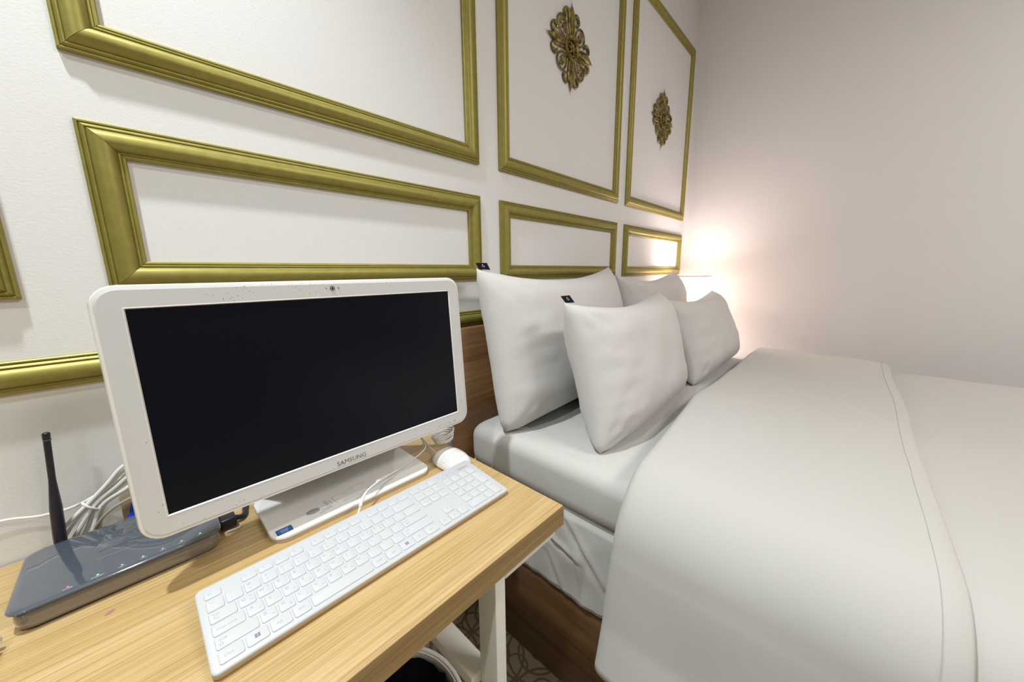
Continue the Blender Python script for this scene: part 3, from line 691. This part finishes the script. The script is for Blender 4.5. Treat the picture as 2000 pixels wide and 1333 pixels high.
# ------------------------------------------------------------------ bed
bed = thing('bed', 'walnut bed with a tall wooden headboard against the panelled wall', 'bed', (1.44, -1.0, 0))
BXa, BXb, BY = 0.680, 2.195, -2.08
obj('headboard', rbox(0.615, 2.20, -0.045, -0.019, 0.02, 0.986, .003, 2), M_head, bed)
for x in (BXa, BXb-.03): obj('side_board', rbox(x, x+.03, BY, -0.046, 0.0, 0.335, .002, 2), M_dark, bed)
obj('foot_board', rbox(BXa, BXb, BY-.03, BY-.0005, 0.0, 0.335, .002, 2), M_dark, bed)
obj('slat_base', box(BXa+.031, BXb-.031, BY, -0.05, .26, .30), M_dark, bed, smooth=False)
# lower mattress wrapped in a wrinkled sheet
mt = thing('mattress', 'lower mattress wrapped in a wrinkled white sheet above the wooden bed side', 'mattress', (1.44, -1.0, .34))
obj('mattress_core', rbox(BXa+.012, BXb-.005, BY+.01, -.05, .337, .560, .02, 3), M_sheet, mt)
def crease(y, z, p, q, w_, a):
    # signed crease along segment p-q
    d = Vector((q[0]-p[0], q[1]-p[1])); L_ = d.length; d /= L_
    v = Vector((y-p[0], z-p[1])); t = v.dot(d); n = v.x*(-d.y)+v.y*d.x
    if t < -.02 or t > L_+.02: return 0
    e = math.sin(PI*min(1, max(0, (t+.02)/(L_+.04))))**.5
    return a*e*(n/w_)*math.exp(-(n/w_)**2)*1.6
bm = bmesh.new(); ny, nz = 230, 70; V = {}
for j in range(nz+1):
    for i in range(ny+1):
        y = -.052-(i/ny)*1.98; 
        y = -.052-((i/ny)**1.35)*1.98
        hem = .312+.006*noise.noise(Vector((y*14, 0, 5)))+.004*noise.noise(Vector((y*38, 2, 1)))
        z = hem+(.568-hem)*(j/nz)
        f = j/nz
        dx = .006*noise.noise(Vector((y*5, z*7, 1)))+.0035*noise.noise(Vector((y*16+z*9, z*10, 2)))*(1.3-f)
        dx += crease(y, z, (-.40, .55), (-.53, .40), .012, .006)+crease(y, z, (-.33, .47), (-.44, .435), .010, .006)+crease(y, z, (-.30, .53), (-.38, .45), .010, .004)
        dx += crease(y, z, (-.44, .44), (-.46, .33), .010, .005)+crease(y, z, (-.36, .40), (-.40, .325), .010, .006)
        dx += .012*max(0, f-.9)/.1*1.0
        V[i, j] = bm.verts.new((.668+dx+(.004 if f < .04 else 0), y, z))
for j in range(nz):
    for i in range(ny): bm.faces.new((V[i, j], V[i+1, j], V[i+1, j+1], V[i, j+1]))
sh = obj('sheet_side', bm, M_sheet, mt, angle=None)
sm = sh.modifiers.new('cloth', 'SOLIDIFY'); sm.thickness = .0025; sm.offset = 0
# topper with fitted sheet
tp = thing('mattress_topper', 'thick white mattress topper with a fitted sheet on top of the bed', 'mattress', (1.44, -1.0, .565))
def tsec(ins, z): return [(p[0], p[1], z) for p in rrect(.662+ins, 2.20-ins, -2.09+ins, -.0475-ins, .035, 5)]
rg = [tsec(.02, .569), tsec(.008, .571), tsec(.001, .580), tsec(0, .60), tsec(0, .652)]
for i in range(1, 7):
    a = i/6*PI/2; rg.append(tsec(.038*(1-math.cos(a)), .652+.038*math.sin(a)))
bm = loft(rg, cap1=True)
obj('fitted_sheet', bm, M_sheet, tp, angle=60)
# seam line down the near side
pts = []
for i in range(12):
    a = i/11*PI/2; pts.append((.662+.038*(1-math.cos(a))-.0004*math.cos(a), -.158-.02*math.sin(a)*.6, .652+.038*math.sin(a)+.0004*math.sin(a)))
pts = [(.6616, -.152, .575)]+pts+[(.76, -.21, .6903)]
obj('seam', tube(pts, .0012, 6, 1, raw=True), M_piping, tp)

# ------------------------------------------------------------------ pillows
def pillow(name, W, Hh, T, BLp, TLp, yaw, label, group, seed=0, sag=0.0, pinch=0.9, nseg=46, tagged=False, tagpos=.10):
    """BLp: bottom-left corner world position; lean given by TLp-BLp; yaw rotation of the width axis"""
    up = (Vector(TLp)-Vector(BLp)).normalized()
    rt_ = Vector((math.cos(yaw), math.sin(yaw), 0)); rt_ = (rt_-up*rt_.dot(up)).normalized()
    nm = rt_.cross(up).normalized()          # points toward the camera side (-y)
    o0 = Vector(BLp)
    t = thing(name, label, 'pillow', o0 + rt_*W/2, group=group)
    n, m = nseg, int(nseg*.8)
    bm = bmesh.new(); G = {}
    for side in (1, -1):
        for j in range(m+1):
            for i in range(n+1):
                u = -1+2*i/n; v = -1+2*j/m
                # ease sampling toward edges
                u = math.sin(u*PI/2)*.55+u*.45; v = math.sin(v*PI/2)*.55+v*.45
                edge = (i in (0, n)) or (j in (0, m))
                cu = 1-.055*pinch*(1-v*v)**.9*0+0; 
                q = max(0, abs(u)-.86)/.14*max(0, abs(v)-.86)/.14
                x = u*(1-.045*(1-v*v)*abs(u)**2)*(1-(.012 if v > 0 else .03)*q)
                z = v*(1-(.21 if v > 0 else .06)*(1-u*u)**.8*abs(v)**2)*(1-(.015 if v > 0 else .045)*q)
                f = max(0, (1-abs(u)**5))**.6*max(0, (1-abs(v)**5))**.6*(1-.25*(u*u+v*v)/2)
                h = T/2*f
                px, pz = x*W/2, z*Hh/2
                k = side*1.0
                s3 = Vector((px*9+seed*7, pz*9, side*3+seed))
                d = .007*noise.noise(s3)*f
                # tension creases running inward from the side edges and corners
                er = max(0, abs(u)-.45)/.55
                d += (.0045 if u < 0 else .002)*noise.noise(Vector((px*5+seed, pz*36, seed*2.3+side)))*(er*(1-er)*4)**.8*f**.35
                dg = (abs(u)*abs(v))
                if side == 1:
                    rg_ = max(0, 1-abs(noise.noise(Vector((px*3+seed*3, pz*17, seed*5.1))))*5)
                    d += (.0042 if u < 0 else .0025)*rg_*(er*(1-er)*4)**1.2*f**.3
                    for (cu_, cv_) in ((-1, 1), (1, 1), (-1, -1), (1, -1)):
                        ax, az = (cu_*W/2-px)*cu_, (cv_*Hh/2-pz)*cv_
                        ds = math.hypot(ax, az)+1e-5; ph = math.atan2(az, ax)
                        d += .0035*math.sin(ph*15+seed*1.7+cu_+cv_*2+2*noise.noise(Vector((px*8, pz*8, seed))))*math.exp(-((ds-.075)/.045)**2)*f**.3
                h2 = h+d
                if side == 1 or not edge:
                    p = o0+rt_*(W/2+px)+up*(Hh/2+pz)+nm*(side*h2 if not edge else 0)
                    # belly sags downward a little
                    p.z -= sag*f*(1-v)*.5
                    G[side, i, j] = bm.verts.new(p)
                else: G[side, i, j] = G[1, i, j]
    for side in (1, -1):
        for j in range(m):
            for i in range(n):
                q = [G[side, i, j], G[side, i+1, j], G[side, i+1, j+1], G[side, i, j+1]]
                bm.faces.new(q if side == 1 else q[::-1])
    bmesh.ops.recalc_face_normals(bm, faces=bm.faces[:])
    o = obj('pillowcase', bm, M_cloth, t, angle=None)
    # flat seam flange along the outline
    pts = []
    for (i0, j0, di, dj, cnt) in ((0, 0, 1, 0, n), (n, 0, 0, 1, m), (n, m, -1, 0, n), (0, m, 0, -1, m)): pass
    if tagged:
        c = o0+rt_*(W*tagpos)+up*(Hh*.985)
        a, b_, w2 = rt_*.042, up*.020-nm*.010, .0006
        bm = loft([[c+nm*w2, c+a+nm*w2-up*.002, c+a+b_+nm*w2, c+b_+nm*w2], [c-nm*w2, c+a-nm*w2-up*.002, c+a+b_-nm*w2, c+b_-nm*w2]]); bmesh.ops.recalc_face_normals(bm, faces=bm.faces[:])
        tg = obj('cloth_tag', bm, M_tag, t, smooth=False); tag(tg, 'black cloth tag with a small silver emblem')
        bn = b_.normalized(); an_ = rt_; nn = an_.cross(bn).normalized()
        bm = bmesh.new()
        cc_ = c+a*.5+b_*.5+nn*.0009
        for (du, dv, r) in ((0, .0035, .0022), (-.004, -.001, .0016), (.004, -.001, .0016), (0, -.0035, .0018)):
            p = cc_+an_*du+bn*dv
            vs = [bm.verts.new(p+an_*r*math.cos(q*PI/4)+bn*r*math.sin(q*PI/4)) for q in range(8)]; bm.faces.new(vs)
        obj('emblem', bm, M_emb, tg, smooth=False)
    return t
pillow('pillow', .755, .485, .215, (.665, -.195, .688), (.660, -.105, 1.15), 0, 'large white pillow at the rear left, leaning on the headboard with a black tag', 'pillows on the bed', 1, tagged=True, tagpos=.02)
pillow('pillow', .71, .455, .21, (1.47, -.185, .688), (1.46, -.11, 1.13), 0, 'white pillow at the rear right, in front of the lamp and mostly hidden', 'pillows on the bed', 2)
pillow('pillow', .70, .405, .19, (.742, -.455, .687), (.738, -.345, 1.07), math.radians(3), 'white pillow at the front left with a black tag on its top corner', 'pillows on the bed', 3, tagged=True, tagpos=.015)
pillow('pillow', .685, .375, .19, (1.480, -.452, .687), (1.475, -.315, 1.04), math.radians(0), 'white pillow at the front right, nearest the duvet and wall', 'pillows on the bed', 5)

# ------------------------------------------------------------------ duvet
def profile(n1=26, n2=46, xa=.628, xb=2.225, ztop=.692, zlow=.06, r=.085, crown=.006):
    pts = []
    for i in range(n1): 
        t = i/n1; z = zlow+(ztop-r-zlow)*t; pts.append((xa-.085*max(0, (.60-z)/.54)**1.0+.003*math.sin(z*9), z))
    for i in range(9):
        a = i/8*PI/2; pts.append((xa+r*(1-math.cos(a)), ztop-r+r*math.sin(a)))
    for i in range(1, n2):
        t = i/n2; x = xa+r+(xb-r-xa-r)*t; pts.append((x, ztop+crown*math.sin(PI*t)))
    for i in range(9):
        a = PI/2-i/8*PI/2; pts.append((xb-r*(1-math.cos(a)), ztop-r+r*math.sin(a)))
    for i in range(1, 12): pts.append((xb, ztop-r-(ztop-r-.25)*i/11))
    return pts
def sweep(prof, sec, wob):
    """sec: closed list of (y, t) ; prof: (x, z) path; offsets t along the outward normal"""
    rings = []
    m = len(prof)
    for i, (x, z) in enumerate(prof):
        a = prof[max(0, i-1)]; b = prof[min(m-1, i+1)]
        tx, tz = b[0]-a[0], b[1]-a[1]; l = math.hypot(tx, tz); nx, nz = -tz/l, tx/l
        ring = []
        for (y, t) in sec:
            dy, dt = wob(x, z, y, t, i/(m-1))
            tt = t+dt
            ring.append((x+nx*tt, y+dy, z+nz*tt))
        rings.append(ring)
    bm = loft(rings); bmesh.ops.recalc_face_normals(bm, faces=bm.faces[:]); return bm
def section(y0, y1, t0, t1, rf, rb, ny=30):
    """y0 front (toward pillows, larger y), y1 back; rounded front radius rf, back rb"""
    s = []
    th = t1-t0
    for i in range(9):
        a = -PI/2+PI*i/8; s.append((y0-rf+rf*math.cos(a), t0+th/2+th/2*math.sin(a)))
    for i in range(1, ny):
        s.append((y0-rf+(y1+rb-y0+rf)*i/ny, t1))
    for i in range(5):
        a = PI/2+PI*i/4; s.append((y1+rb+rb*math.cos(a), t0+th/2+th/2*math.sin(a)))
    for i in range(1, ny):
        s.append((y1+rb+(y0-rf-y1-rb)*i/ny, t0))
    return s
dv = thing('duvet', 'thick white duvet with its top folded back over the bed', 'duvet', (1.44, -1.2, .70))
def wob_main(x, z, y, t, s):
    up = 1 if t > .015 else 0
    n = noise.noise(Vector((x*2.2, y*2.6, z*2.2)))
    return (.006*noise.noise(Vector((x*3, z*3, 7))) - (.036*min(1, max(0, (1.15-x)/.5))*min(1, max(0, (y+1.0)/.42))**1.5), up*(.010*n+.004*noise.noise(Vector((x*7, y*7, z*7+3)))+.010*math.exp(-((y+1.20)/.12)**2)*0))
obj('duvet_body', sweep(profile(zlow=.05), section(-.565, -2.14, .002, .032, .015, .015, 40), wob_main), M_duvet, dv, angle=None)
def wob_fold(x, z, y, t, s):
    up = 1 if t > .050 else 0
    n = noise.noise(Vector((x*2.0+4, y*3.0, z*2.4)))
    e = math.exp(-((y+.62)/.10)**2)
    back = min(1, max(0, (-y-.88)/.14))
    return (.007*noise.noise(Vector((x*3, z*4, 2))) - (.036*min(1, max(0, (1.15-x)/.5))*min(1, max(0, (y+1.0)/.42))**1.5), up*(.007*n+.004*noise.noise(Vector((x*8, y*6, z*7)))+.006*e-.006*back*back+(.016*max(0, (.46-z)/.09) if x < .8 else 0)))
fold = obj('folded_top', sweep(profile(zlow=.372, n1=20), section(-.546, -1.020, .031, .062, .020, .008, 26), wob_fold), M_duvet, dv, angle=None)
# hem piping and stitch line along the rear edge of the fold
pf = profile(zlow=.372, n1=20); m_ = len(pf)
for (yy, tt, rr, nm_) in ((-1.018, .050, .0030, 'piping'), (-.994, .0500, .0005, 'stitch_line')):
    pts = []
    for i, (x, z) in enumerate(pf):
        a = pf[max(0, i-1)]; b = pf[min(m_-1, i+1)]; tx, tz = b[0]-a[0], b[1]-a[1]; l = math.hypot(tx, tz)
        dy, dt = wob_fold(x, z, yy, .062, i/(m_-1))
        pts.append((x-tz/l*(tt+dt+(.0 if nm_ == 'piping' else .0125)), yy+dy, z+tx/l*(tt+dt+(.0 if nm_ == 'piping' else .0125))))
    obj(nm_, tube(pts, rr, 6, 1, raw=True), M_duvet, fold)

# ------------------------------------------------------------------ bedside table and lamp
ns = thing('nightstand', 'walnut bedside table in the corner under the lamp', 'bedside table', (2.43, -.20, 0))
obj('cabinet', rbox(2.205, 2.585, -.40, -.022, .06, .60, .003, 2), M_head, ns)
obj('drawer', rbox(2.215, 2.575, -.412, -.401, .36, .57, .002, 2), M_head, ns)
for x in (2.215, 2.55):
    for y in (-.39, -.055): obj('leg', rbox(x, x+.025, y, y+.025, 0, .0595, .001, 1), M_dark, ns)
lp = thing('table_lamp', 'lit bedside lamp with a white drum shade in the corner', 'lamp', (2.32, -.158, .6005))
LC = (2.32, -.158, 0)
obj('lamp_base', lathe([(0, .6005), (.065, .6005), (.068, .606), (.060, .615), (.022, .63), (.018, .66), (.032, .71), (.040, .76), (.030, .82), (.012, .86), (.008, .90), (0, .90)], LC, 32), M_wplas, lp)
obj('socket', lathe([(0, .90), (.014, .90), (.014, .945), (0, .945)], LC, 20), M_black, lp)
bulb = obj('bulb', lathe([(0, .9455), (.010, .9455), (.014, .955), (.022, .965), (.0, .966)], LC, 20), mat('bulb_glass', (.95, .9, .85), .3, emis=(1, .85, .75), estr=10), lp)
prof = []
zt, zb, rtop, rbot = 1.113, .905, .105, .118
bm = lathe([(rbot, zb), (rtop, zt), (rtop-.0012, zt), (rbot-.0012, zb), (rbot, zb)], LC, 64)
obj('lampshade', bm, M_shade, lp, angle=40)
for r, z in ((rtop+.0003, zt), (rbot+.0003, zb)):
    obj('shade_rim', tube([(LC[0]+r*math.cos(i*PI/32), LC[1]+r*math.sin(i*PI/32), z) for i in range(64)], .0022, 6, 1, raw=True, closed=True), mat('rim_trim', (.16, .10, .08), .5), lp)
obj('shade_spider', tube([(LC[0]-rbot+.012, LC[1], .948), (LC[0]+rbot-.012, LC[1], .948)], .0012, 6, 1, raw=True), M_steel, lp)

# ------------------------------------------------------------------ waste bin with bag
bc = (.205, -.325)
wb = thing('waste_bin', 'white round waste bin under the desk beside the leg', 'bin', (bc[0], bc[1], 0))
obj('bucket', lathe([(0, .004), (.118, .004), (.120, .0), (.152, .296), (.155, .300), (.149, .300), (.117, .010), (0, .010)], (bc[0], bc[1], 0), 48), M_steel, wb)
obj('rim', tube([(bc[0]+.156*math.cos(i*PI/32), bc[1]+.156*math.sin(i*PI/32), .301) for i in range(64)], .0048, 8, 1, raw=True, closed=True), M_wplas, wb)
bm = bmesh.new(); rings = []
for k in range(14):
    z = .296-.022*k; rr0 = .147-.0022*k
    rings.append([(bc[0]+(rr0-abs(.018*noise.noise(Vector((math.cos(q*PI/36)*4, math.sin(q*PI/36)*4, k*.35))))-.004)*math.cos(q*PI/36), bc[1]+(rr0-abs(.018*noise.noise(Vector((math.cos(q*PI/36)*4, math.sin(q*PI/36)*4, k*.35))))-.004)*math.sin(q*PI/36), z) for q in range(72)])
bm = loft(rings, cap0=False, cap1=True)
tag(obj('bin_bag', bm, M_bag, angle=None), 'crumpled black plastic bag lining the white bin under the desk', 'bag')
